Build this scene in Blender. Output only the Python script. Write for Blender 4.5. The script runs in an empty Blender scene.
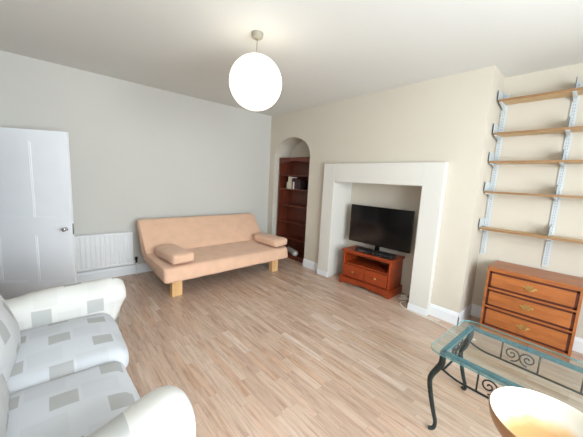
import bpy, bmesh, math, random
from mathutils import Vector, Matrix, noise
random.seed(7)
C = bpy.context.scene.collection
PI = math.pi
H = 2.839

# ------------------------------------------------------------------ materials
def lin(c):
    return tuple((v/12.92 if v <= .04045 else ((v+.055)/1.055)**2.4) for v in c)
def rgb(r, g, b): return lin((r/255, g/255, b/255)) + (1.0,)

class NT:
    def __init__(s, name):
        s.m = bpy.data.materials.new(name); s.m.use_nodes = True
        s.t = s.m.node_tree; s.t.nodes.clear()
        s.out = s.t.nodes.new('ShaderNodeOutputMaterial')
    def n(s, typ, **kw):
        x = s.t.nodes.new(typ)
        for k, v in kw.items(): setattr(x, k, v)
        return x
    def l(s, a, b): s.t.links.new(a, b)
    def math(s, op, a, b=None):
        x = s.n('ShaderNodeMath', operation=op)
        for i, v in enumerate((a, b)):
            if v is None: continue
            if isinstance(v, (int, float)): x.inputs[i].default_value = v
            else: s.l(v, x.inputs[i])
        return x.outputs[0]
    def bsdf(s, rough=.5, metal=0, spec=.5):
        b = s.n('ShaderNodeBsdfPrincipled')
        b.inputs['Roughness'].default_value = rough; b.inputs['Metallic'].default_value = metal
        b.inputs['Specular IOR Level'].default_value = spec
        s.l(b.outputs[0], s.out.inputs[0]); s.b = b; return b
    def ramp(s, fac, stops):
        r = s.n('ShaderNodeValToRGB'); e = r.color_ramp.elements
        while len(e) < len(stops): e.new(.5)
        for i, (p, c) in enumerate(stops): e[i].position = p; e[i].color = c
        s.l(fac, r.inputs[0]); return r.outputs[0]
    def coord(s, scale=(1, 1, 1), rot=(0, 0, 0), loc=(0, 0, 0)):
        tc = s.n('ShaderNodeTexCoord'); mp = s.n('ShaderNodeMapping')
        mp.inputs['Scale'].default_value = scale; mp.inputs['Rotation'].default_value = rot
        mp.inputs['Location'].default_value = loc
        s.l(tc.outputs['Object'], mp.inputs[0]); return mp.outputs[0]
    def noise(s, vec, scale, detail=3, rough=.5):
        x = s.n('ShaderNodeTexNoise'); x.inputs['Scale'].default_value = scale
        x.inputs['Detail'].default_value = detail; x.inputs['Roughness'].default_value = rough
        s.l(vec, x.inputs['Vector']); return x.outputs[0]
    def bump(s, h, strength, dist=.01):
        x = s.n('ShaderNodeBump'); x.inputs['Strength'].default_value = strength
        x.inputs['Distance'].default_value = dist
        s.l(h, x.inputs['Height']); s.l(x.outputs[0], s.b.inputs['Normal'])

def plain(name, col, rough=.5, metal=0, var=.04, scale=6, bump=0, bscale=60, spec=.5):
    n = NT(name); n.bsdf(rough, metal, spec)
    v = n.coord(); f = n.noise(v, scale, 4)
    lo = tuple(c*(1-var) for c in col[:3])+(1,); hi = tuple(min(1, c*(1+var)) for c in col[:3])+(1,)
    n.l(n.ramp(f, [(.3, lo), (.7, hi)]), n.b.inputs['Base Color'])
    if bump: n.bump(n.noise(v, bscale, 4), bump)
    return n.m

def wood(name, dark, light, axis='y', scale=5, rough=.4, knots=False):
    n = NT(name); n.bsdf(rough)
    sc = {'x': (.12, 1, 1), 'y': (1, .12, 1), 'z': (1, 1, .12)}[axis]
    v = n.coord(scale=tuple(k*scale for k in sc))
    f = n.noise(v, 3.2, 6, .65)
    f2 = n.noise(n.coord(scale=tuple(k*scale*6 for k in sc)), 4, 3)
    mix = n.math('ADD', n.math('MULTIPLY', f, .75), n.math('MULTIPLY', f2, .25))
    n.l(n.ramp(mix, [(.32, dark), (.68, light)]), n.b.inputs['Base Color'])
    n.bump(f2, .08, .002)
    return n.m

def fabric(name, col, var=.05, wave=900):
    n = NT(name); n.bsdf(.92, spec=.15)
    v = n.coord(); f = n.noise(v, 7, 4)
    lo = tuple(c*(1-var) for c in col[:3])+(1,); hi = tuple(min(1, c*(1+var)) for c in col[:3])+(1,)
    n.l(n.ramp(f, [(.3, lo), (.7, hi)]), n.b.inputs['Base Color'])
    n.bump(n.noise(v, 320, 2), .25, .002)
    n.b.inputs['Sheen Weight'].default_value = .15
    return n.m

def patch_fabric(name, axes, off=(0, 0), b1=(205, 206, 207), b2=(195, 196, 196)):
    """white cover woven with scattered grey-beige oblongs"""
    n = NT(name); n.bsdf(.9, spec=.15)
    tc = n.n('ShaderNodeTexCoord'); sp = n.n('ShaderNodeSeparateXYZ'); n.l(tc.outputs['Object'], sp.inputs[0])
    U, V = sp.outputs[axes[0]], sp.outputs[axes[1]]
    def mask(pu, pv, wu, wv, shift, o):
        v = n.math('DIVIDE', n.math('ADD', V, 10+o[1]), pv)
        row = n.math('FLOOR', v)
        u = n.math('ADD', n.math('DIVIDE', n.math('ADD', U, 10+o[0]), pu), n.math('MULTIPLY', row, shift))
        a = n.math('LESS_THAN', n.math('FRACT', u), wu); b = n.math('LESS_THAN', n.math('FRACT', v), wv)
        return n.math('MULTIPLY', a, b)
    m1 = mask(.31, .21, .34, .5, .41, off)
    m2 = mask(.31, .21, .42, .72, .41, (off[0]+.17, off[1]+.09))
    def mixc(f, a, b):
        x = n.n('ShaderNodeMix', data_type='RGBA'); n.l(f, x.inputs[0])
        for i, c in ((6, a), (7, b)):
            if isinstance(c, tuple): x.inputs[i].default_value = c
            else: n.l(c, x.inputs[i])
        return x.outputs[2]
    base = mixc(n.math('MULTIPLY', m2, .4), rgb(*b1), rgb(*b2))
    n.l(mixc(n.math('MULTIPLY', m1, .8), base, rgb(168, 168, 166)), n.b.inputs['Base Color'])
    n.bump(n.noise(n.coord(), 260, 2), .25, .002)
    return n.m

def floor_mat():
    n = NT('laminate_planks'); n.bsdf(.33)
    tc = n.n('ShaderNodeTexCoord'); sp = n.n('ShaderNodeSeparateXYZ'); n.l(tc.outputs['Object'], sp.inputs[0])
    cb = n.n('ShaderNodeCombineXYZ'); n.l(sp.outputs[1], cb.inputs[0]); n.l(sp.outputs[0], cb.inputs[1])
    br = n.n('ShaderNodeTexBrick'); n.l(cb.outputs[0], br.inputs['Vector'])
    br.offset = .37; br.offset_frequency = 2; br.squash = 1.25; br.squash_frequency = 3
    for k, v in (('Color1', (0, 0, 0, 1)), ('Color2', (1, 1, 1, 1)), ('Mortar', (.5, .5, .5, 1)), ('Scale', 1), ('Mortar Size', .0012),
                 ('Mortar Smooth', .2), ('Bias', 0), ('Brick Width', .43), ('Row Height', .066)):
        br.inputs[k].default_value = v
    tone = n.ramp(br.outputs['Color'], [(0, rgb(197, 169, 150)), (.3, rgb(207, 181, 162)), (.6, rgb(213, 189, 171)), (.85, rgb(206, 173, 149)), (1, rgb(222, 204, 190))])
    mp = n.n('ShaderNodeMapping'); mp.inputs['Scale'].default_value = (2.2, 26, 1); n.l(cb.outputs[0], mp.inputs[0])
    # shift the grain in each plank
    ad = n.n('ShaderNodeVectorMath', operation='ADD'); n.l(mp.outputs[0], ad.inputs[0])
    sc = n.n('ShaderNodeVectorMath', operation='SCALE'); n.l(br.outputs['Color'], sc.inputs[0]); sc.inputs['Scale'].default_value = 30
    n.l(sc.outputs[0], ad.inputs[1])
    g = n.noise(ad.outputs[0], 1.4, 6, .68)
    gr = n.ramp(g, [(.3, rgb(176, 156, 140)), (.5, rgb(232, 226, 220)), (.7, rgb(255, 255, 255))])
    mx = n.n('ShaderNodeMix', data_type='RGBA', blend_type='MULTIPLY'); mx.inputs[0].default_value = .75
    n.l(tone, mx.inputs[6]); n.l(gr, mx.inputs[7])
    m2 = n.n('ShaderNodeMix', data_type='RGBA'); n.l(n.math('MULTIPLY', br.outputs['Fac'], .3), m2.inputs[0])
    n.l(mx.outputs[2], m2.inputs[6]); m2.inputs[7].default_value = rgb(105, 82, 64)
    n.l(m2.outputs[2], n.b.inputs['Base Color'])
    n.l(n.ramp(g, [(.3, (.38, .38, .38, 1)), (.7, (.26, .26, .26, 1))]), n.b.inputs['Roughness'])
    n.bump(n.math('SUBTRACT', n.math('MULTIPLY', g, .25), br.outputs['Fac']), .12, .002)
    return n.m

def thin_glass(name, tint, refl=.08, edge=False):
    n = NT(name)
    tr = n.n('ShaderNodeBsdfTransparent'); tr.inputs[0].default_value = tint
    gl = n.n('ShaderNodeBsdfGlossy'); gl.inputs['Roughness'].default_value = .02; gl.inputs['Color'].default_value = (1, 1, 1, 1)
    fr = n.n('ShaderNodeFresnel'); fr.inputs['IOR'].default_value = 1.5
    ge = n.n('ShaderNodeNewGeometry')
    mx = n.n('ShaderNodeMixShader'); n.l(n.math('MULTIPLY', fr.outputs[0], n.math('SUBTRACT', 1, ge.outputs['Backfacing'])), mx.inputs[0]); n.l(tr.outputs[0], mx.inputs[1]); n.l(gl.outputs[0], mx.inputs[2])
    if edge:
        df = n.n('ShaderNodeBsdfPrincipled'); df.inputs['Base Color'].default_value = rgb(110, 165, 170); df.inputs['Roughness'].default_value = .1
        m2 = n.n('ShaderNodeMixShader'); m2.inputs[0].default_value = .55
        n.l(mx.outputs[0], m2.inputs[1]); n.l(df.outputs[0], m2.inputs[2]); mx = m2
    n.l(mx.outputs[0], n.out.inputs[0]); return n.m

def lamp_mat():
    n = NT('lit_paper_globe'); b = n.bsdf(.8)
    b.inputs['Base Color'].default_value = (.9, .88, .84, 1)
    b.inputs['Emission Color'].default_value = (1, .88, .70, 1); b.inputs['Emission Strength'].default_value = GLOBE
    return n.m

GLOBE = 1.9
SKY = 20.5
M = dict(
    backwall=plain('back_wall_paint', rgb(202, 199, 192), .9, var=.012, scale=1.2, bump=.03, bscale=90),
    cream=plain('cream_wall_paint', rgb(205, 196, 181), .9, var=.012, scale=1.2, bump=.03, bscale=90),
    ceil=plain('ceiling_paint', rgb(220, 219, 214), .95, var=.01, scale=1),
    gloss=plain('white_gloss_paint', rgb(228, 230, 232), .4, var=.01),
    surround=plain('white_surround_paint', rgb(214, 210, 202), .75, var=.012, scale=2),
    doorw=plain('white_door_paint', rgb(245, 246, 249), .45, var=.01),
    floor=floor_mat(),
    radi=plain('radiator_enamel', rgb(226, 226, 226), .4, var=.01),
    chrome=plain('chrome', (.75, .75, .75, 1), .15, 1, var=.02),
    dark=plain('dark_plastic', rgb(28, 28, 30), .35, var=.1),
    futon=fabric('peach_fabric', rgb(222, 182, 154)),
    pine=wood('pale_pine', rgb(208, 160, 104), rgb(232, 190, 136), 'z', 6, .5),
    redpine=wood('red_stained_pine', rgb(124, 44, 16), rgb(168, 70, 30), 'y', 4, .3),
    mahog=wood('red_mahogany', rgb(74, 29, 16), rgb(114, 50, 27), 'z', 4, .35),
    mahogback=wood('mahogany_back', rgb(78, 32, 18), rgb(112, 50, 28), 'z', 3, .45),
    chest=wood('orange_brown_wood', rgb(134, 72, 33), rgb(182, 110, 55), 'y', 4, .35),
    chestdark=wood('dark_red_wood', rgb(66, 26, 14), rgb(92, 38, 22), 'y', 4, .35),
    board=wood('chipboard_veneer', rgb(186, 152, 106), rgb(214, 180, 134), 'y', 5, .5),
    boardedge=wood('dark_board_edge', rgb(134, 98, 62), rgb(160, 122, 82), 'y', 5, .5),
    bracket=plain('pale_grey_metal', rgb(198, 204, 207), .5, 0, var=.02),
    edge=plain('dark_metal_edge', rgb(66, 74, 80), .5, var=.02),
    slot=plain('slot_shadow_metal', rgb(126, 136, 142), .5, var=.02),
    iron=plain('verdigris_iron', rgb(34, 42, 40), .5, .3, var=.35, scale=30, bump=.2, bscale=40),
    teal=plain('teal_refraction_iron', rgb(58, 112, 122), .4, .1, var=.25, scale=40),  # turquoise refraction of the glass top, painted onto the iron rails
    glass=thin_glass('table_glass', (.86, .935, .94, 1)),
    glassedge=thin_glass('table_glass_edge', (.45, .75, .74, 1), edge=True),
    pane=thin_glass('window_glass', (.97, .985, .98, 1)),
    screen=plain('tv_screen', rgb(9, 9, 11), .14, var=.05),
    tvblack=plain('tv_bezel', rgb(14, 14, 15), .25, var=.05),
    brass=plain('aged_brass', (.62, .44, .18, 1), .3, 1, var=.1, scale=30),
    white=plain('white_plastic', rgb(232, 230, 222), .5, var=.01),
    cable=plain('white_cable_sheath', rgb(226, 222, 210), .5, var=.01),
    rose=plain('ivory_plastic', rgb(150, 144, 128), .5, var=.01),
    bowlin=None, bookc=plain('cream_book_cover', rgb(205, 190, 168), .7), bookw=plain('white_book_cover', rgb(215, 215, 212), .7),
    bookd=plain('dark_book_cover', rgb(40, 26, 26), .6), bookr=plain('maroon_book_cover', rgb(70, 34, 30), .6), bookg=plain('grey_cloth', rgb(150, 142, 134), .8),
    sxy=patch_fabric('patched_white_cover_skylit_top', (1, 0), (.05, .02), (203, 206, 211), (192, 195, 199)), sxz=patch_fabric('patched_white_cover_side', (0, 2), (.1, .03), (209, 207, 202), (199, 197, 192)),  # blue cast of the skylight put into the seat colour; arm copy creamier
    syz=patch_fabric('patched_white_cover_front', (1, 2), (.12, .07)),
    lamp=lamp_mat(),
)
def bowl_mat():
    n = NT('cream_glaze_with_tan_centre'); n.bsdf(.22)
    tc = n.n('ShaderNodeTexCoord'); sp = n.n('ShaderNodeSeparateXYZ'); n.l(tc.outputs['Object'], sp.inputs[0])
    r = n.math('SQRT', n.math('ADD', n.math('MULTIPLY', sp.outputs[0], sp.outputs[0]), n.math('MULTIPLY', sp.outputs[1], sp.outputs[1])))
    w = n.math('ADD', r, n.math('MULTIPLY', n.math('SUBTRACT', n.noise(n.coord(), 14, 4), .5), .05))
    n.l(n.ramp(w, [(.11, rgb(190, 146, 94)), (.14, rgb(206, 172, 128)), (.172, rgb(214, 208, 196))]), n.b.inputs['Base Color'])
    return n.m
M['bowlin'] = bowl_mat()
M['bowlout'] = plain('brown_glaze', rgb(150, 108, 70), .3)

# ------------------------------------------------------------------ mesh helpers
class MB:
    def __init__(s): s.b = bmesh.new(); s.mi = 0
    def _tag(s, faces):
        for f in faces: f.material_index = s.mi
    def box(s, x0, x1, y0, y1, z0, z1, bev=0, mat=None):
        r = bmesh.ops.create_cube(s.b, size=1); v = r['verts']
        for p in v: p.co = Vector((x0+(p.co.x+.5)*(x1-x0), y0+(p.co.y+.5)*(y1-y0), z0+(p.co.z+.5)*(z1-z0)))
        fs = list({f for p in v for f in p.link_faces}); s._tag(fs)
        if bev:
            es = list({e for p in v for e in p.link_edges})
            q = bmesh.ops.bevel(s.b, geom=es, offset=bev, segments=2, affect='EDGES', profile=.5)
            s._tag(q['faces'])
        return s
    def prism(s, pts, a0, a1, axis, bev=0):
        """polygon pts extruded along axis ('x': pts are (y,z); 'y': (x,z); 'z': (x,y))"""
        def P(p, a): return {'x': (a, p[0], p[1]), 'y': (p[0], a, p[1]), 'z': (p[0], p[1], a)}[axis]
        A = [s.b.verts.new(P(p, a0)) for p in pts]; B = [s.b.verts.new(P(p, a1)) for p in pts]
        fs = [s.b.faces.new(A), s.b.faces.new(list(reversed(B)))]
        n = len(pts)
        for i in range(n): fs.append(s.b.faces.new((A[i], B[i], B[(i+1) % n], A[(i+1) % n])))
        s._tag(fs)
        bmesh.ops.recalc_face_normals(s.b, faces=fs)
        if bev:
            es = list({e for f in fs for e in f.edges})
            q = bmesh.ops.bevel(s.b, geom=es, offset=bev, segments=2, affect='EDGES', profile=.5); s._tag(q['faces'])
        return s
    def tube(s, pts, r, seg=8, closed=False):
        pts = [Vector(p) for p in pts]; n = len(pts); rings = []
        up = Vector((0, 0, 1)); prev = None
        for i, p in enumerate(pts):
            t = (pts[min(i+1, n-1)]-pts[max(i-1, 0)]).normalized()
            if prev is None:
                a = up if abs(t.z) < .9 else Vector((1, 0, 0)); u = t.cross(a).normalized()
            else:
                u = (prev - t*prev.dot(t)).normalized()
            prev = u; w = t.cross(u); rr = r[i] if isinstance(r, (list, tuple)) else r
            rings.append([s.b.verts.new(p+(u*math.cos(2*PI*k/seg)+w*math.sin(2*PI*k/seg))*rr) for k in range(seg)])
        fs = []
        for i in range(n-1):
            for k in range(seg):
                fs.append(s.b.faces.new((rings[i][k], rings[i][(k+1) % seg], rings[i+1][(k+1) % seg], rings[i+1][k])))
        fs.append(s.b.faces.new(list(reversed(rings[0])))); fs.append(s.b.faces.new(rings[-1]))
        s._tag(fs); bmesh.ops.recalc_face_normals(s.b, faces=fs); return s
    def lathe(s, prof, c=(0, 0, 0), seg=32, axis='z'):
        def P(r, h, a):
            x, y = r*math.cos(a), r*math.sin(a)
            q = {'z': (x, y, h), 'x': (h, x, y), 'y': (x, h, y)}[axis]
            return (q[0]+c[0], q[1]+c[1], q[2]+c[2])
        rings = []
        for r, h in prof:
            rings.append([s.b.verts.new(P(0, h, 0))] if r < 1e-6 else [s.b.verts.new(P(r, h, 2*PI*k/seg)) for k in range(seg)])
        fs = []
        for A, B in zip(rings, rings[1:]):
            for k in range(seg):
                j = (k+1) % seg
                if len(A) == 1 and len(B) == 1: continue
                if len(A) == 1: fs.append(s.b.faces.new((A[0], B[k], B[j])))
                elif len(B) == 1: fs.append(s.b.faces.new((A[k], A[j], B[0])))
                else: fs.append(s.b.faces.new((A[k], A[j], B[j], B[k])))
        s._tag(fs); bmesh.ops.recalc_face_normals(s.b, faces=fs); return s
    def soft(s, c, h, r, puff=(0, 0, 0), amp=0, fr=5, n=16, seed=0, fn=None):
        """rounded upholstered block: centre c, half sizes h, edge radius r"""
        vs = {}
        def V(p):
            k = tuple(round(q, 5) for q in p)
            if k in vs: return vs[k]
            P = [p[i]*h[i] for i in range(3)]
            core = [max(-(h[i]-r), min(h[i]-r, P[i])) for i in range(3)]
            d = Vector([P[i]-core[i] for i in range(3)])
            q = Vector(core) + (d.normalized()*r if d.length > 0 else d)
            for i in range(3):
                o = [j for j in range(3) if j != i]
                q[i] += puff[i]*p[i]*(1-p[o[0]]**2)*(1-p[o[1]]**2)
            q = q + Vector(c)
            if amp:
                q += noise.noise_vector(q*fr+Vector((seed, seed*2.3, 0)))*amp
                q += noise.noise_vector(q*fr*2.7+Vector((seed, 0, 9)))*amp*.35
            if fn: q = Vector(fn(q))
            vs[k] = s.b.verts.new(q); return vs[k]
        fs = []
        g = [-1+2*i/n for i in range(n+1)]
        for ax in range(3):
            for sg in (-1, 1):
                for i in range(n):
                    for j in range(n):
                        qs = []
                        for (a, b) in ((i, j), (i+1, j), (i+1, j+1), (i, j+1)):
                            p = [0, 0, 0]; p[ax] = sg; p[(ax+1) % 3] = g[a]; p[(ax+2) % 3] = g[b]; qs.append(V(p))
                        if sg < 0: qs.reverse()
                        fs.append(s.b.faces.new(qs))
        s._tag(fs); return s
    def build(s, name, mat, parent=None, smooth=False, loc=None, rotz=0):
        me = bpy.data.meshes.new(name)
        s.b.normal_update()
        s.b.to_mesh(me); s.b.free()
        for m in (mat if isinstance(mat, (list, tuple)) else [mat]): me.materials.append(M[m] if isinstance(m, str) else m)
        if smooth is True:
            for p in me.polygons: p.use_smooth = True
        elif smooth:
            for p in me.polygons: p.use_smooth = True
            me.set_sharp_from_angle(angle=math.radians(smooth))
        o = bpy.data.objects.new(name, me); C.objects.link(o)
        if parent: o.parent = parent
        if loc: o.location = loc
        o.rotation_euler.z = rotz
        return o

def thing(name, label, cat, loc=(0, 0, 0), rotz=0, group=None):
    o = bpy.data.objects.new(name, None); C.objects.link(o); o.empty_display_size = .1
    o.location = loc; o.rotation_euler = (0, 0, rotz)
    return tag(o, label, cat, group)
def tag(o, label, cat, group=None):
    o['label'] = label; o['category'] = cat
    if group: o['group'] = group
    return o
def struct(mb, name, mat, smooth=False):
    o = mb.build(name, mat, smooth=smooth); o['kind'] = 'structure'; return o

# ------------------------------------------------------------------ the room
XL, YF, XR = -4.05, -6.2, .45          # left wall, window wall, back of the alcove
NY0, NY1 = -1.175, -.165               # arched niche
FY0, FY1, FZ = -3.212, -1.83, 1.584    # fireplace opening
CY = -3.764                            # end of the chimney breast
struct(MB().box(XL-1.3, XR+.15, YF-.25, .15, -.12, 0), 'floor', 'floor')
struct(MB().box(XL-1.3, XR+.15, YF-.25, .15, H, H+.12), 'ceiling', 'ceil')
struct(MB().box(XL-.12, XR+.15, 0, .15, 0, H), 'wall_back', 'backwall')

w = MB()
w.box(0, XR+.15, NY1, -.0005, 0, H)
zs, rise, cy, hw = 2.0, .37, (NY0+NY1)/2, (NY1-NY0)/2
arc = [(cy+hw*math.cos(a), zs+rise*math.sin(a)) for a in [PI*i/28 for i in range(29)]]
for (a, b) in zip(arc, arc[1:]):
    w.prism([(a[0], a[1]), (b[0], b[1]), (b[0], H), (a[0], H)], 0, XR+.15, 'x')
w.box(.40, XR+.15, NY0, NY1, 0, zs+rise)
w.box(0, XR+.15, FY1, NY0, 0, H)
w.box(0, XR+.15, FY0, FY1, FZ, H)
w.box(.385, XR+.15, FY0, FY1, 0, FZ)
w.box(0, XR+.15, CY, FY0, 0, H)
bmesh.ops.remove_doubles(w.b, verts=w.b.verts, dist=1e-5)
struct(w, 'wall_right', 'cream')
struct(MB().box(XR, XR+.15, YF, CY, 0, H), 'wall_alcove', 'cream')

# window wall behind the camera
WX0, WX1, WZ0, WZ1 = -3.85, -1.1, .65, 2.55
w = MB()
w.box(XL-.12, WX0, YF-.25, YF, 0, H).box(WX1, XR+.15, YF-.25, YF, 0, H).box(WX0, WX1, YF-.25, YF, 0, WZ0).box(WX0, WX1, YF-.25, YF, WZ1, H)
struct(w, 'wall_front', 'backwall')
w = MB()
for i in range(4):
    x = WX0 + (WX1-WX0)*i/3; w.box(max(WX0, x-.035), min(WX1, x+.035), YF-.16, YF-.1, WZ0, WZ1)
for z in (WZ0, (WZ0+WZ1)/2-.025, WZ1-.05): w.box(WX0, WX1, YF-.155, YF-.105, z, z+.05)
win = struct(w, 'window_1', 'gloss')
MB().box(WX0, WX1, YF-.132, YF-.128, WZ0, WZ1).build('window_pane', 'pane', win)
MB().box(WX0-.06, WX1+.06, YF-.1, YF+.06, WZ0-.035, WZ0).build('window_sill', 'gloss', win)

# left wall with the doorway and the hall beyond it
DY0, DY1, DZ = -.96, -.09, 2.0
w = MB()
w.box(XL-.12, XL, YF-.25, DY0, 0, H).box(XL-.12, XL, DY1, .15, 0, H).box(XL-.12, XL, DY0, DY1, DZ, H)
struct(w, 'wall_left', 'backwall')
w = MB(); w.box(XL-1.3, XL-1.2, -1.8, .15, 0, H).box(XL-1.2, XL-.12, -1.8, -1.7, 0, H).box(XL-1.2, XL-.12, .05, .15, 0, H)
struct(w, 'wall_hall', 'backwall')
w = MB()
w.box(XL, XL+.018, DY0-.07, DY0, 0, DZ+.07, .004).box(XL, XL+.018, DY1, DY1+.07, 0, DZ+.07, .004).box(XL, XL+.018, DY0, DY1, DZ, DZ+.07, .004)
struct(w, 'trim_1', 'gloss')

# skirting boards, moulded on top
def skirt(mb, p, q, h=.145, t=.02):
    """board along the wall from p to q; the room is to the right of p->q"""
    p, q = Vector(p+(0,)), Vector(q+(0,)); d = (q-p).normalized(); nrm = Vector((d.y, -d.x, 0))
    prof = [(0, 0), (t, 0), (t, h-.035), (t-.006, h-.022), (t-.01, h-.006), (.004, h), (0, h)]
    A = [mb.b.verts.new(p+nrm*a+Vector((0, 0, z))) for a, z in prof]; B = [mb.b.verts.new(q+nrm*a+Vector((0, 0, z))) for a, z in prof]
    n = len(prof); fs = [mb.b.faces.new(A), mb.b.faces.new(list(reversed(B)))]
    for i in range(n): fs.append(mb.b.faces.new((A[i], B[i], B[(i+1) % n], A[(i+1) % n])))
    bmesh.ops.recalc_face_normals(mb.b, faces=fs)
w = MB(); skirt(w, (XL, 0), (-.001, 0), .14); struct(w, 'baseboard_back', 'gloss')
w = MB(); skirt(w, (0, NY1-.001), (0, NY1), .14)
skirt(w, (0, NY0), (0, -1.606)); skirt(w, (0, -3.447), (0, CY-.02)); skirt(w, (-.02, CY), (XR, CY), t=.014); skirt(w, (XR, CY-.014), (XR, YF))
struct(w, 'baseboard_right', 'gloss')
w = MB(); skirt(w, (XL, YF), (XL, DY0-.07), .14); struct(w, 'baseboard_left', 'gloss')

# ------------------------------------------------------------------ door standing open
dl = .872; dang = math.atan2(.522, -.853)
door = MB()
W_, T_ = .865, .036
# local: x from the free edge (0) to the hinge (W_), y thickness, +y faces the back wall
st = .11
door.box(0, st, 0, T_, .008, 1.975).box(W_-st, W_, 0, T_, .008, 1.975).box(W_/2-.05, W_/2+.05, 0, T_, .22, .79).box(W_/2-.05, W_/2+.05, 0, T_, .99, 1.86)
for z0, z1 in ((.008, .22), (.79, .99), (1.86, 1.975)): door.box(st, W_-st, 0, T_, z0, z1)
for xa, xb in ((st, W_/2-.05), (W_/2+.05, W_-st)):
    for za, zb in ((.22, .79), (.99, 1.86)):
        door.box(xa, xb, .007, T_-.007, za, zb)
        for s_ in (0, 1):
            y0, y1 = ((.003, .0075), (T_-.0075, T_-.003))[s_]
            door.box(xa, xa+.014, y0, y1, za, zb).box(xb-.014, xb, y0, y1, za, zb).box(xa, xb, y0, y1, za, za+.014).box(xa, xb, y0, y1, zb-.014, zb)
dr = door.build('door_1', 'doorw', loc=(-3.283, -.567, 0), rotz=dang)
dr['kind'] = 'structure'
for sgn, y in ((1, T_), (-1, 0)):
    pr = [(.024, 0), (.024, .005), (.01, .007), (.009, .028), (.017, .034), (.025, .045), (.022, .058), (.012, .064), (0, .065)]
    k = MB().lathe([(r, y+sgn*h) for r, h in pr], (.062, 0, .865), 20, 'y').build('door_knob', 'chrome', dr, True)
MB().box(-.0015, .002, .006, T_-.006, .80, .93).build('latch_plate', 'chrome', dr)

# ------------------------------------------------------------------ radiator
r = thing('radiator', 'white ribbed panel radiator on the wall between the door and the peach sofa bed', 'radiator', (-3.16, 0, 0))
X0, X1 = -.6, .588
pts = []
nfl = 20; wv = (X1-X0-.06)/nfl
front = [(X0, -.085), (X0+.03, -.085)]
for i in range(nfl):
    a = X0+.03+i*wv
    front += [(a+wv*.2, -.085), (a+wv*.35, -.092), (a+wv*.65, -.092), (a+wv*.8, -.085)]
front += [(X1-.03, -.085), (X1, -.085)]
pan = front + [(X1, -.055), (X0, -.055)]
m = MB(); m.prism(pan, .215, .645, 'z'); m.box(X0, X1, -.1, -.055, .18, .216, .006); m.box(X0, X1, -.1, -.055, .644, .678, .006)
m.build('panel', 'radi', r)
MB().box(X0+.01, X1-.01, -.052, -.035, .665, .68).box(X0+.02, X0+.06, -.056, -.003, .3, .6).box(X1-.16, X1-.12, -.056, -.003, .3, .6).build('wall_bracket', 'radi', r)
m = MB(); m.tube([(X1-.002, -.07, .215), (X1+.045, -.07, .215)], .01); m.tube([(X1+.045, -.07, 0.0), (X1+.045, -.07, .215)], .008)
v_ = m.build('pipe', 'radi', r, 40)
MB().lathe([(.012, 0), (.016, .005), (.016, .045), (.02, .05), (.02, .085), (.014, .092), (0, .093)], (X1+.045, -.07, .19), 16).build('valve', 'dark', r, 40)

# ------------------------------------------------------------------ peach sofa bed
FR = .046
f = thing('sofa_bed', 'peach fabric click-clack sofa bed on pale wooden block legs against the back wall', 'sofa', (-1.52, 0, 0), FR)
L2 = 1.03
def rsec(pts, r, n=5):
    """round the corners of a closed outline"""
    out = []
    N = len(pts)
    for i in range(N):
        p0, p1, p2 = Vector(pts[i-1]), Vector(pts[i]), Vector(pts[(i+1) % N])
        rr = r[i] if isinstance(r, (list, tuple)) else r
        a = p1+(p0-p1).normalized()*rr; b = p1+(p2-p1).normalized()*rr
        for k in range(n+1):
            t = k/n; out.append(tuple(a*(1-t)**2+p1*2*t*(1-t)+b*t*t))
    return out
def slab(sec, L, amp=.004, endr=.05, seed=0, n=40):
    """upholstered slab: outline sec (y,z) along x, ends rounded off"""
    m = MB(); cyy = sum(p[0] for p in sec)/len(sec); czz = sum(p[1] for p in sec)/len(sec)
    rings = []
    xs = [-L, -L+endr*.1, -L+endr*.3, -L+endr*.6, -L+endr] + [-L+endr+(2*L-2*endr)*i/n for i in range(1, n)] + [L-endr, L-endr*.6, L-endr*.3, L-endr*.1, L]
    ins = [1, .55, .29, .08, 0] + [0]*(n-1) + [0, .08, .29, .55, 1]
    for x, q in zip(xs, ins):
        ring = []
        for i, (y, z) in enumerate(sec):
            d = Vector((cyy-y, czz-z)); dn = d.normalized()
            y2, z2 = y+dn.x*q*endr*.8, z+dn.y*q*endr*.8
            P = Vector((x, y2, z2)); P += noise.noise_vector(P*6+Vector((seed, 0, 0)))*amp
            ring.append(m.b.verts.new(P))
        rings.append(ring)
    fs = []; k = len(sec)
    for A, B in zip(rings, rings[1:]):
        for i in range(k): fs.append(m.b.faces.new((A[i], A[(i+1) % k], B[(i+1) % k], B[i])))
    fs += [m.b.faces.new(rings[0]), m.b.faces.new(list(reversed(rings[-1])))]
    bmesh.ops.recalc_face_normals(m.b, faces=fs); return m
back = rsec([(-.40, .36), (-.125, .855), (-.225, .90), (-.585, .45)], [.05, .04, .05, .03])
slab(back, L2, .004, .05, 1).build('backrest', 'futon', f, 50)
seat = rsec([(-.40, .345), (-.47, .455), (-1.255, .42), (-1.29, .228)], [.03, .05, .055, .05])
slab(seat, L2, .004, .05, 2).build('seat', 'futon', f, 50)
for s_ in (-1, 1):
    MB().box(s_*.835-.065, s_*.835+.065, -1.16, -1.07, 0, .25, .004).build('leg', 'pine', f)
    MB().box(s_*.5-.045, s_*.5+.045, -.52, -.44, 0, .345, .004).build('leg', 'pine', f)
MB().box(-.9, .9, -.9, -.5, .26, .3).build('frame', 'dark', f)

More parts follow.
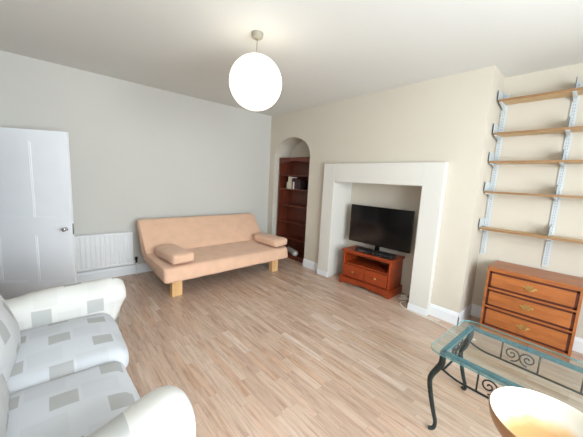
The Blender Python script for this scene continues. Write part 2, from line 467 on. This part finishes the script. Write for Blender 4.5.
def bolster(x, y, z, label, rz, seed, sx=.145, sy=.30, sz=.062):
    o = thing('bolster_cushion', label, 'cushion', (0, 0, 0), 0, 'peach bolster cushions on the sofa bed')
    c, s_ = math.cos(FR), math.sin(FR)
    o.location = (-1.52+x*c-y*s_, x*s_+y*c, z); o.rotation_euler.z = FR+rz
    MB().soft((0, 0, sz), (sx, sy, sz), .035, (.012, .01, .012), .006, 7, 14, seed).build('cover', 'futon', o, True)
    m = MB()
    for zz in (sz,):
        n = 40; P = []
        for i in range(n):
            a = 2*PI*i/n
            ex = lambda t, h_: h_*max(-1, min(1, 1.18*t))
            P.append((ex(math.cos(a), sx+.004), ex(math.sin(a), sy+.004), zz))
    m.tube(P+[P[0]], .004, 6).build('piping', 'futon', o, True)
bolster(-.80, -.965, .455, 'peach bolster cushion at the left end of the sofa bed', .05, 3)
bolster(.86, -.965, .455, 'peach bolster cushion at the right end of the sofa bed beside the bookcase niche', .03, 5)

# ------------------------------------------------------------------ white patched sofa
s = thing('sofa', 'white two-seat sofa with a loose cover of grey oblong patches, in the near left corner', 'sofa', (-3.6, -2.865, 0))
MB().soft((-.005, 0, .19), (.39, .69, .15), .04, (0, 0, 0), .006, 5, 18, 2).build('base', ['syz'], s, True)
for i, yy in enumerate((.345, -.345)):
    MB().soft((.09-.045*i, yy, .39), (.345, .343, .075), .06, (.02, .015, .045), .007, 5, 18, 4+i).build('seat_cushion', 'sxy', s, True)
def lean(q):
    return (q.x-(q.z-.42)*.22, q.y, q.z)
MB().soft((-.35, 0, .45), (.07, .70, .33), .06, (.0, 0, .0), .006, 4, 18, 8).build('backrest', 'syz', s, True)
for i, yy in enumerate((.335, -.335)):
    MB().soft((-.175, yy, .625), (.095, .335, .225), .085, (.045, .02, .02), .012, 4, 18, 10+i, lean).build('back_cushion', 'syz', s, True)
for i, sg in enumerate((1, -1)):
    m = MB()
    def armfn(q, sg=sg):
        z = q.z
        k = max(0, (z-.3)/.36)
        y = q.y - sg*.0*k
        return (q.x, y, z)
    # arm: upright panel with a fat roll on top that slumps inwards
    sec = [(.91, .03), (.925, .45), (.93, .58), (.88, .655), (.79, .675), (.71, .635), (.675, .55), (.675, .45), (.66, .3), (.66, .03)]
    sec = [(y, z) for y, z in sec]
    rs = rsec([(sg*y, z) for y, z in sec], [.02, .04, .045, .04, .04, .04, .035, .04, .03, .02], 4)
    sl = slab(rs, .435, .017, .085, 20+i, 26)
    for v in sl.b.verts:
        k = max(0, min(1, (.52-v.co.z)/.2))
        if v.co.x > 0: v.co.x -= .10*k*v.co.x/.435
        else: v.co.z -= .05*(v.co.z/.67)*(-v.co.x/.435)
        v.co.x += .125-(.085 if sg < 0 else 0); v.co.y -= (.085 if sg < 0 else 0)
        fr_ = max(0, min(1, (v.co.x-.04+.25)/.6))
        if sg < 0: v.co.y += -.05+.10*fr_*min(1, v.co.z/.5)
        v.co.z *= 1.02 if sg > 0 else 1.08+.06*fr_
    sl.build('arm', 'sxz', s, 60)
for sx in (-.33, .33):
    for sy in (-.62, .62): MB().lathe([(.022, 0), (.028, .045), (0, .045)], (sx, sy, 0), 12).build('foot', 'dark', s, 40)

# ------------------------------------------------------------------ fireplace surround
g = thing('fireplace_surround', 'plain white painted fireplace surround framing the television recess', 'fireplace')
MB().box(-.086, -.0005, FY1, -1.604, .0, 1.863, .004).build('pillar', 'surround', g)
MB().box(-.086, -.0005, -3.449, FY0, .0, 1.863, .004).build('pillar', 'surround', g)
MB().box(-.086, -.0005, FY0, FY1, FZ, 1.863, .004).build('lintel', 'surround', g)
for a, b in ((FY1-.006, -1.598), (-3.455, FY0+.006)): MB().box(-.096, -.0865, a, b, 0, .085, .003).build('plinth', 'gloss', g)
m = MB(); m.box(-.08, .384, FY1-.004, FY1-.0005, 0.0, FZ-.004).box(-.08, .384, FY0+.0005, FY0+.004, 0, FZ-.004).box(-.08, .384, FY0+.004, FY1-.004, FZ-.004, FZ-.0005)
m.build('reveal', 'surround', g)

# ------------------------------------------------------------------ TV stand
ts = thing('tv_stand', 'orange stained pine television stand with two drawers in the fireplace recess', 'tv stand', (-.04, -2.49, 0), math.radians(2.5))
D, HW = .405, .395
MB().box(0.0, D, -HW-.025, HW+.025, .518, .548, .008).build('top', 'redpine', ts)
for sg in (-1, 1): MB().box(.02, D-.01, sg*HW-(.03 if sg > 0 else 0), sg*HW+(.03 if sg < 0 else 0), .09, .519, .003).build('side_panel', 'redpine', ts)
MB().box(.02, D-.02, -HW+.03, HW-.03, .325, .345).build('shelf', 'redpine', ts)
MB().box(D-.022, D-.012, -HW+.03, HW-.03, .09, .518).build('back_panel', 'chestdark', ts)
MB().box(.018, .03, -HW+.03, HW-.03, .493, .52).box(.018, .03, -.012, .012, .12, .326).box(.02, D-.02, -HW+.03, HW-.03, .095, .12).build('face_frame', 'redpine', ts)
# scalloped plinth
n_ = 24; top_ = [(-HW-.028+(2*HW+.056)*i/n_, .115) for i in range(n_+1)]
bot = []
for i in range(n_+1):
    u = -1+2*i/n_; y = u*(HW+.028)
    z = 0 if abs(u) > .84 else .028+.018*max(0, math.cos(u*PI*1.5))*(1 if abs(u) < .33 else .4)
    if .74 < abs(u) <= .84: z = .02
    bot.append((y, z))
m = MB()
for i in range(n_): m.prism([bot[i], bot[i+1], top_[i+1], top_[i]], -.012, .014, 'x')
bmesh.ops.remove_doubles(m.b, verts=m.b.verts, dist=1e-5)
for sg in (-1, 1): m.box(.014, D-.01, sg*(HW+.028)-(.02 if sg > 0 else 0), sg*(HW+.028)+(.02 if sg < 0 else 0), 0, .115)
m.build('plinth', 'redpine', ts)
for sg in (-1, 1):
    y0, y1 = (.016, HW-.036) if sg > 0 else (-HW+.036, -.016)
    d = MB().box(.006, .026, y0, y1, .128, .318, .006).box(.03, D-.05, y0+.02, y1-.02, .135, .29).build('drawer', 'redpine', ts)
    MB().lathe([(.008, .0), (.008, .01), (.018, .016), (.019, .024), (.012, .03), (0, .031)][::-1], (0, 0, 0), 14, 'x').build('knob', 'brass', d, True, loc=(.006, (y0+y1)/2, .225)).scale = (-1, 1, 1)

# ------------------------------------------------------------------ television
tv = thing('television', 'black flat-screen television on the orange pine stand', 'television', (.2, -2.52, .549), math.radians(1.5))
tw, z0, z1 = .505, .10, .69
MB().box(-.02, .018, -tw, tw, z0, z1, .006).box(.018, .055, -tw*.6, tw*.6, z0+.05, z1-.15, .012).build('casing', 'tvblack', tv)
MB().box(-.0225, -.0195, -tw+.013, tw-.013, z0+.024, z1-.013).build('screen', 'screen', tv)
MB().box(-.0, .03, -.035, .035, .012, z0+.06, .006).build('stand_neck', 'tvblack', tv)
MB().soft((.01, .03, .008), (.06, .16, .0078), .0075, n=10).build('stand_base', 'tvblack', tv, 50)

b = thing('set_top_box', 'small black box with silver buttons, left of the two on the television stand', 'set-top box', (.045, -2.40, .549), math.radians(-8))
MB().box(-.06, .06, -.12, .12, .003, .055, .006).build('case', 'dark', b)
for k in range(5): MB().box(-.0635, -.0595, -.06+k*.024, -.045+k*.024, .02, .032, .001).build('button', 'chrome', b)
b = thing('set_top_box', 'wider plain black box, right of the two on the television stand', 'set-top box', (.06, -2.725, .549), math.radians(4))
MB().box(-.075, .07, -.145, .145, .003, .058, .006).build('case', 'dark', b)
MB().box(-.078, -.0745, -.12, .12, .014, .032).build('front_panel', 'tvblack', b)

def smooth_path(pts, n=8):
    P = [Vector(p) for p in pts]; out = []
    for i in range(len(P)-1):
        p0, p1, p2, p3 = P[max(i-1, 0)], P[i], P[i+1], P[min(i+2, len(P)-1)]
        for k in range(n):
            t = k/n
            out.append(.5*((2*p1)+(-p0+p2)*t+(2*p0-5*p1+4*p2-p3)*t*t+(-p0+3*p1-3*p2+p3)*t**3))
    return out+[P[-1]]
o = MB().tube(smooth_path([(.27, -3.02, .012), (.12, -3.1, .007), (.02, -3.06, .006), (-.075, -3.12, .006), (-.125, -3.22, .006), (-.14, -3.4, .006), (-.16, -3.53, .006), (-.2, -3.7, .006), (-.26, -3.86, .006), (-.2, -4.0, .006)]), .006, 8).build('cable', 'cable', smooth=True)
tag(o, 'white cable lying on the floor along the right skirting board', 'cable')
loops = []
for i in range(46):
    a = i/46*2*PI*2.5
    loops.append((.11+.055*math.cos(a)+.02*math.sin(a*.4), -3.06+.045*math.sin(a)+.012*math.cos(a*.7), .012+.004*i/4+.05*max(0, math.sin(a*.5))*.6))
o = MB().tube(loops+[(.2, -3.1, .08), (.30, -3.10, .2), (.34, -3.08, .4), (.30, -3.05, .56), (.26, -2.99, .66)], .0055, 8).build('cable_coil', 'cable', smooth=True)
tag(o, 'tangled white cable coiled on the floor right of the television stand', 'cable')
sk = thing('socket_extension', 'dark plug adaptor lying behind the cables beside the television stand', 'extension', (.27, -3.1, 0), .2)
MB().box(-.05, .05, -.04, .04, 0, .05, .008).build('case', 'dark', sk)
MB().box(-.02, .02, -.018, .018, .05, .08, .006).build('plug', 'dark', sk)

# ------------------------------------------------------------------ niche bookcase
bc = thing('bookcase', 'tall reddish mahogany bookcase with six compartments inside the arched niche', 'bookcase', (.09, -.665, 0))
bw, bd, bh = .435, .26, 1.985
for sg in (-1, 1): MB().box(0, bd, sg*bw-(.022 if sg > 0 else 0), sg*bw+(.022 if sg < 0 else 0), 0, bh).build('side_panel', 'mahog', bc)
MB().box(bd-.012, bd, -bw+.022, bw-.022, .06, bh-.02).build('back_panel', 'mahogback', bc)
MB().box(-.006, bd, -bw-.004, bw+.004, bh, bh+.022, .003).build('top', 'mahog', bc)
SZ = [.085, .415, .74, 1.075, 1.40, 1.675]
for z in SZ: MB().box(.008, bd-.012, -bw+.022, bw-.022, z-.022, z, .002).build('shelf', 'mahog', bc)
m = MB(); n_ = 20
for i in range(n_):
    ya, yb = [(-bw+.022)+(2*bw-.044)*(i+q)/n_ for q in (0, 1)]
    za, zb = [bh-.10+.055*math.sin(PI*(i+q)/n_)**.6 if 0 < i+q < n_ else bh-.10 for q in (0, 1)]
    m.prism([(ya, za), (yb, zb), (yb, bh), (ya, bh)], .002, .02, 'x')
bmesh.ops.remove_doubles(m.b, verts=m.b.verts, dist=1e-5)
m.build('valance', 'mahog', bc)
MB().box(.012, .03, -bw+.022, bw-.022, 0, .063).build('plinth', 'mahog', bc)
def book(y, t, h_, d, mat, label, z=SZ[4], x=.02, tilt=0):
    o = thing('book', label, 'book', (.09+x, -.665+y, z+.0005), 0, 'things on the second shelf of the bookcase')
    m = MB().box(0, d, -t/2, -t/2+.003, 0, h_).box(0, d, t/2-.003, t/2, 0, h_).box(-.002, .002, -t/2, t/2, 0, h_)
    m.build('cover', mat, o); MB().box(.002, d-.004, -t/2+.003, t/2-.003, .003, h_-.004).build('pages', 'bookw', o)
    return o
book(.255, .03, .13, .10, 'bookw', 'small white book at the left end of the bookcase shelf', x=.07)
book(.125, .095, .235, .15, 'bookc', 'thick cream book standing on the second shelf of the niche bookcase')
book(.055, .03, .21, .14, 'bookd', 'slim dark book pressed against the thick cream book', x=.03)
book(.015, .03, .14, .13, 'bookw', 'slim white-spined book between dark ones on the bookcase shelf')
book(-.04, .06, .2, .15, 'bookr', 'maroon book right of the slim white-spined book', x=.03)
book(-.125, .09, .18, .15, 'bookd', 'thick dark book at the right end of the row in the bookcase', x=.03)
o = thing('paper_roll', 'pale grey roll on the lowest shelf of the bookcase beside the peach sofa bed', 'roll', (.19, -.63, SZ[0]+.06))
MB().tube([(-.09, -.2, .0), (.02, .14, .0)], .058, 16).build('sheet', 'bookg', o, 40)
MB().tube([(-.0915, -.2045, .0), (-.09, -.2, .0)], .024, 12).build('core', 'bookw', o, 40)

# ------------------------------------------------------------------ pendant lamp
GX, GY = -2.033, -2.464
p = thing('pendant_lamp', 'lit white globe pendant lamp hanging from the ceiling', 'lamp', (GX, GY, H))
MB().lathe([(0, 0), (.052, 0), (.052, -.01), (.047, -.038), (.036, -.047), (.012, -.05), (0, -.05)], seg=28).build('ceiling_rose', 'rose', p, 40)
GZ = 2.42-H; GR = .235
MB().tube([(0, 0, -.048), (0, 0, GZ+GR-.005)], .0045, 8).build('cord', 'rose', p, True)
MB().lathe([(0.0, GZ+GR), (.02, GZ+GR+.004), (.02, GZ+GR-.03), (0, GZ+GR-.03)], seg=20).build('lamp_holder', 'rose', p, 40)
prof = [(GR*math.sin(PI*i/48), GZ-GR*math.cos(PI*i/48)) for i in range(2, 47)]
m = MB().lathe([(0, GZ-GR)]+[(GR*math.sin(PI*i/48), GZ-GR*math.cos(PI*i/48)*(1+.0*math.sin(i*PI))) for i in range(1, 47)], seg=56)
m.build('globe_shade', 'lamp', p, True)

# ------------------------------------------------------------------ alcove shelving
SHZ = [2.55, 2.20, 1.895, 1.56, 1.14]
UY = [-3.805, -4.37]
ords = ['top', 'second', 'third', 'fourth', 'lowest']
for i, z in enumerate(SHZ):
    o = thing('shelf', ['long wooden shelf board nearest the ceiling, topmost of the five in the alcove', 'wooden shelf board second from the top in the alcove', 'middle wooden shelf board of the five in the alcove',
              'wooden shelf board fourth from the top in the alcove', 'lowest wooden shelf board in the alcove, just above the chest of drawers'][i], 'shelf', (.225, -4.28, z), 0, 'shelf boards in the alcove')
    MB().box(.004, .2, -.45, .49, -.02, 0).build('board', 'board', o)
    MB().box(0, .004, -.45, .49, -.021, .001).build('edging', 'boardedge', o)
for y, lb in zip(UY, ('pale slotted metal shelf upright at the chimney breast end of the alcove', 'pale slotted metal shelf upright in the middle of the alcove')):
    u = thing('shelf_upright', lb, 'shelf support', (XR, y, 0), 0, 'shelf uprights in the alcove')
    MB().box(-.014, -.0005, -.025, .025, .8, 2.66, .002).build('rail', 'bracket', u)
    m = MB()
    for k in range(60): m.box(-.0152, -.0138, -.009, -.005, .82+k*.0305, .838+k*.0305).box(-.0152, -.0138, .005, .009, .82+k*.0305, .838+k*.0305)
    m.build('slots', 'slot', u)
    for z in SHZ:
        # arm under the board and the upstand plate above it
        pl = [(-.014, z+.003), (-.014, z+.10), (-.05, z+.105), (-.19, z+.105), (-.225, z+.10), (-.2275, z+.003)] if y > -4 else [(-.014, z+.003), (-.014, z+.105), (-.22, z+.085), (-.2275, z+.003)]
        off = .0285 if y > -4 else 0
        m = MB().prism([(a, b) for a, b in pl], -.002+off, .002+off, 'y')
        br = m.build('bracket', 'bracket', u)
        MB().box(-.2285, -.2265, -.003+off, .003+off, z+.003, z+.10).build('front_edge', 'edge', br)
        MB().prism([(-.014, z-.022), (-.014, z-.075), (-.05, z-.05), (-.215, z-.03), (-.215, z-.022)], -.014, .014, 'y').build('bracket_arm', 'bracket', br)

# ------------------------------------------------------------------ chest of drawers
c = thing('chest_of_drawers', 'orange-brown wooden chest of three drawers under the alcove shelves', 'chest of drawers', (0.0, -4.328, 0))
cw, cd = .357, .42
MB().box(-.006, cd+.004, -cw-.004, cw+.004, .742, .763, .004).build('top', 'chest', c)
for sg in (-1, 1): MB().box(0, cd, sg*cw-(.02 if sg > 0 else 0), sg*cw+(.02 if sg < 0 else 0), .0, .742).build('side_panel', 'chest', c)
MB().box(cd-.01, cd-.004, -cw+.02, cw-.02, .05, .742).build('back_panel', 'chestdark', c)
m = MB()
for z0, z1 in ((.722, .742), (.523, .54), (.322, .34), (.05, .12)): m.box(.002, .03, -cw+.02, cw-.02, z0, z1)
m.build('rail', 'chest', c)
for z0, z1 in ((.54, .722), (.34, .523), (.12, .322)):
    y0, y1 = -cw+.0205, cw-.0205
    d = MB().box(.004, .022, y0+.022, y1-.022, z0+.022, z1-.022, .003).box(.022, cd-.03, y0+.02, y1-.02, z0+.01, z1-.03).build('drawer', 'chest', c)
    MB().box(.008, .021, y0, y0+.022, z0, z1).box(.008, .021, y1-.022, y1, z0, z1).box(.008, .021, y0, y1, z0, z0+.022).box(.008, .021, y0, y1, z1-.022, z1).build('surround', 'chestdark', d)
    zc = (z0+z1)/2+.008
    ol = []
    for k in range(32):
        a = 2*PI*k/32; rr = 1+.14*math.cos(4*a)-.08*math.cos(8*a)
        ol.append((.05*math.cos(a)*rr, zc+.02*math.sin(a)*rr))
    hd = MB().prism(ol, .001, .004, 'x').build('handle_plate', 'brass', d)
    arcp = [(-.002-.016*math.sin(PI*k/12), .034*math.cos(PI*k/12), zc-.004-.018*math.sin(PI*k/12)) for k in range(13)]
    MB().tube(arcp, .0032, 8).build('bail', 'brass', hd, True)

# ------------------------------------------------------------------ glass coffee table
TX0, TX1, TY1, TY0, TZ = -1.735, -1.075, -4.07, -5.2, .56
t = thing('coffee_table', 'glass-topped coffee table with dark scrolled iron legs and apron', 'coffee table', (-1.735+.313, -4.07-.575, 0), -.03)
hx, hy = (TX1-TX0)/2, (TY1-TY0)/2
def rrect(hx, hy, r, n=8):
    o = []
    for (sx, sy, a0) in ((1, 1, 0), (-1, 1, PI/2), (-1, -1, PI), (1, -1, 3*PI/2)):
        for k in range(n+1):
            a = a0+PI/2*k/n; o.append((sx*(hx-r)+r*math.cos(a), sy*(hy-r)+r*math.sin(a)))
    return o
m = MB(); m.prism(rrect(hx, hy, .07), TZ-.011, TZ, 'z')
for fce in m.b.faces:
    fce.normal_update(); fce.material_index = 0 if abs(fce.normal.z) > .7 else 1
m.build('glass_top', ['glass', 'glassedge'], t)
ix, iy = hx-.075, hy-.07
m = MB()
zt = TZ-.021
m.box(-ix-.014, ix+.014, iy-.014, iy+.014, zt-.012, zt+.009).box(-ix-.014, ix+.014, -iy-.014, -iy+.014, zt-.012, zt+.009)
m.box(-ix-.014, -ix+.014, -iy, iy, zt-.012, zt+.009).box(ix-.014, ix+.014, -iy, iy, zt-.012, zt+.009)
m.build('frame', 'teal', t)
for sx in (-1, 1):
    for sy in (-1, 1):
        P = smooth_path([(0, 0, .53), (0, .0, .46), (-sx*.0+sx*.004, sy*.018, .415), (sx*.014, sy*.045, .355), (sx*.018, sy*.05, .31), (sx*.016, sy*.034, .22), (sx*.014, sy*.008, .12), (sx*.016, -sy*.012, .06), (sx*.024, -sy*.012, .024), (sx*.034, 0, .012), (sx*.042, sy*.012, .012)], 4)
        n_ = len(P); R = [.0195-.0075*min(1, max(0, (i/n_-.1)/.6)) for i in range(n_)]
        MB().tube([(x+sx*ix, y+sy*iy, z) for x, y, z in P], R, 10).build('leg', 'iron', t, True)
def spiral(cx, cz, r0, turns, dirn, n=40, start=0):
    return [(cx+(r0*(1-i/n)+.004)*math.cos(start+dirn*2*PI*turns*i/n), cz+(r0*(1-i/n)+.004)*math.sin(start+dirn*2*PI*turns*i/n)) for i in range(n+1)]
def apron(parent, half, place, nsc):
    m = MB()
    n = 40
    low = []
    for i in range(n+1):
        u = -1+2*i/n; low.append((u*half, .40+.035*math.cos(u*PI*2)*(1 if abs(u) > .5 else -.3)+(.0 if abs(u) > .5 else -.025)))
    low = [(u*half/1, .425-.03*math.sin(min(1, (1-abs(u))*4)*PI/2)) for u in [-1+2*i/n for i in range(n+1)]]
    m.tube([place(a, z) for a, z in low], .007, 8)
    w = 2*half/(nsc*2+1)
    for k in range(nsc):
        a0 = -half+w*(1.0+2*k)
        for e in (0, 1): m.tube([place(a0+w*1.0*e, .395), place(a0+w*1.0*e, .535)], .005, 6)
        for e in (0, 1):
            cx_ = a0+w*(.28+.44*e)
            m.tube([place(a, z) for a, z in spiral(cx_, .463, .045, 1.75, -1 if e else 1, start=-PI/2)], .0045, 6)
    return m.build('apron_scroll', 'iron', t, True)
apron(t, iy, lambda a, z: (-ix, a, z), 2)
apron(t, iy, lambda a, z: (ix, a, z), 2)
apron(t, ix, lambda a, z: (a, iy, z), 1)
apron(t, ix, lambda a, z: (a, -iy, z), 1)

# ------------------------------------------------------------------ bowl on a pedestal
RZ = .66
k_ = (1.568-RZ)/(1.568-.5)
bx, by, brad = -3.493+k_*(-1.80+3.493), -4.6745+k_*(-4.655+4.6745), .232*k_
bo = thing('pedestal_bowl', 'wide cream bowl with a tan centre standing before the glass coffee table', 'bowl', (bx+.01, by-.01, 0))
pf = []
for i in range(17):
    a = i/16; pf.append((brad*math.sin(a*PI/2)**.9 if i else 0, RZ-.13+.13*(1-math.cos(a*PI/2))**1.0))
inner = [(r, z) for r, z in pf]
inner.append((brad+.004, RZ+.003))
MB().lathe(inner, seg=64).build('bowl_inside', 'bowlin', bo, True)
outer = [(r+.007, z-.008) if r > 0 else (0, z-.008) for r, z in pf[:-1]]+[(brad+.009, RZ-.004), (brad+.009, RZ+.001), (brad+.004, RZ+.003)]
MB().lathe(outer, seg=64).build('bowl_outside', 'bowlout', bo, True)
MB().lathe([(0, 0), (.13, 0), (.13, .015), (.09, .03), (.03, .06), (.022, .2), (.03, .34), (.024, .42), (.05, RZ-.142), (0, RZ-.138)], seg=32).build('pedestal', 'bowlout', bo, 40)

# ------------------------------------------------------------------ light
W = bpy.data.worlds.new('World'); bpy.context.scene.world = W; W.use_nodes = True
bg = W.node_tree.nodes['Background']; bg.inputs[0].default_value = (.85, .92, 1, 1); bg.inputs[1].default_value = SKY
pt = bpy.data.lights.new('window_portal', 'AREA'); pt.shape = 'RECTANGLE'; pt.size = WX1-WX0; pt.size_y = WZ1-WZ0; pt.cycles.is_portal = True
po = bpy.data.objects.new('window_portal', pt); C.objects.link(po); po.location = ((WX0+WX1)/2, YF-.24, (WZ0+WZ1)/2); po.rotation_euler = (PI/2, 0, 0)

# ------------------------------------------------------------------ camera
yaw, pit, rol, fpx = .73009, .13845, -.05212, 274.06
cyw, syw, cp, sp = math.cos(yaw), math.sin(yaw), math.cos(pit), math.sin(pit)
fw = Vector((syw*cp, cyw*cp, -sp)); rt = Vector((cyw, -syw, 0)); dn = fw.cross(rt)
r2 = rt*math.cos(rol)+dn*math.sin(rol); d2 = dn*math.cos(rol)-rt*math.sin(rol)
cam = bpy.data.cameras.new('camera'); co = bpy.data.objects.new('camera', cam); C.objects.link(co)
mt = Matrix((r2, -d2, -fw)).transposed().to_4x4(); mt.translation = Vector((-3.49337, -4.6745, 1.56836)); co.matrix_world = mt
cam.sensor_fit = 'HORIZONTAL'; cam.sensor_width = 36; cam.lens = fpx/583*36; cam.clip_start = .02
sc = bpy.context.scene; sc.camera = co
sc.view_settings.view_transform = 'Standard'; sc.view_settings.look = 'None'; sc.view_settings.gamma = 1; sc.view_settings.exposure = 0
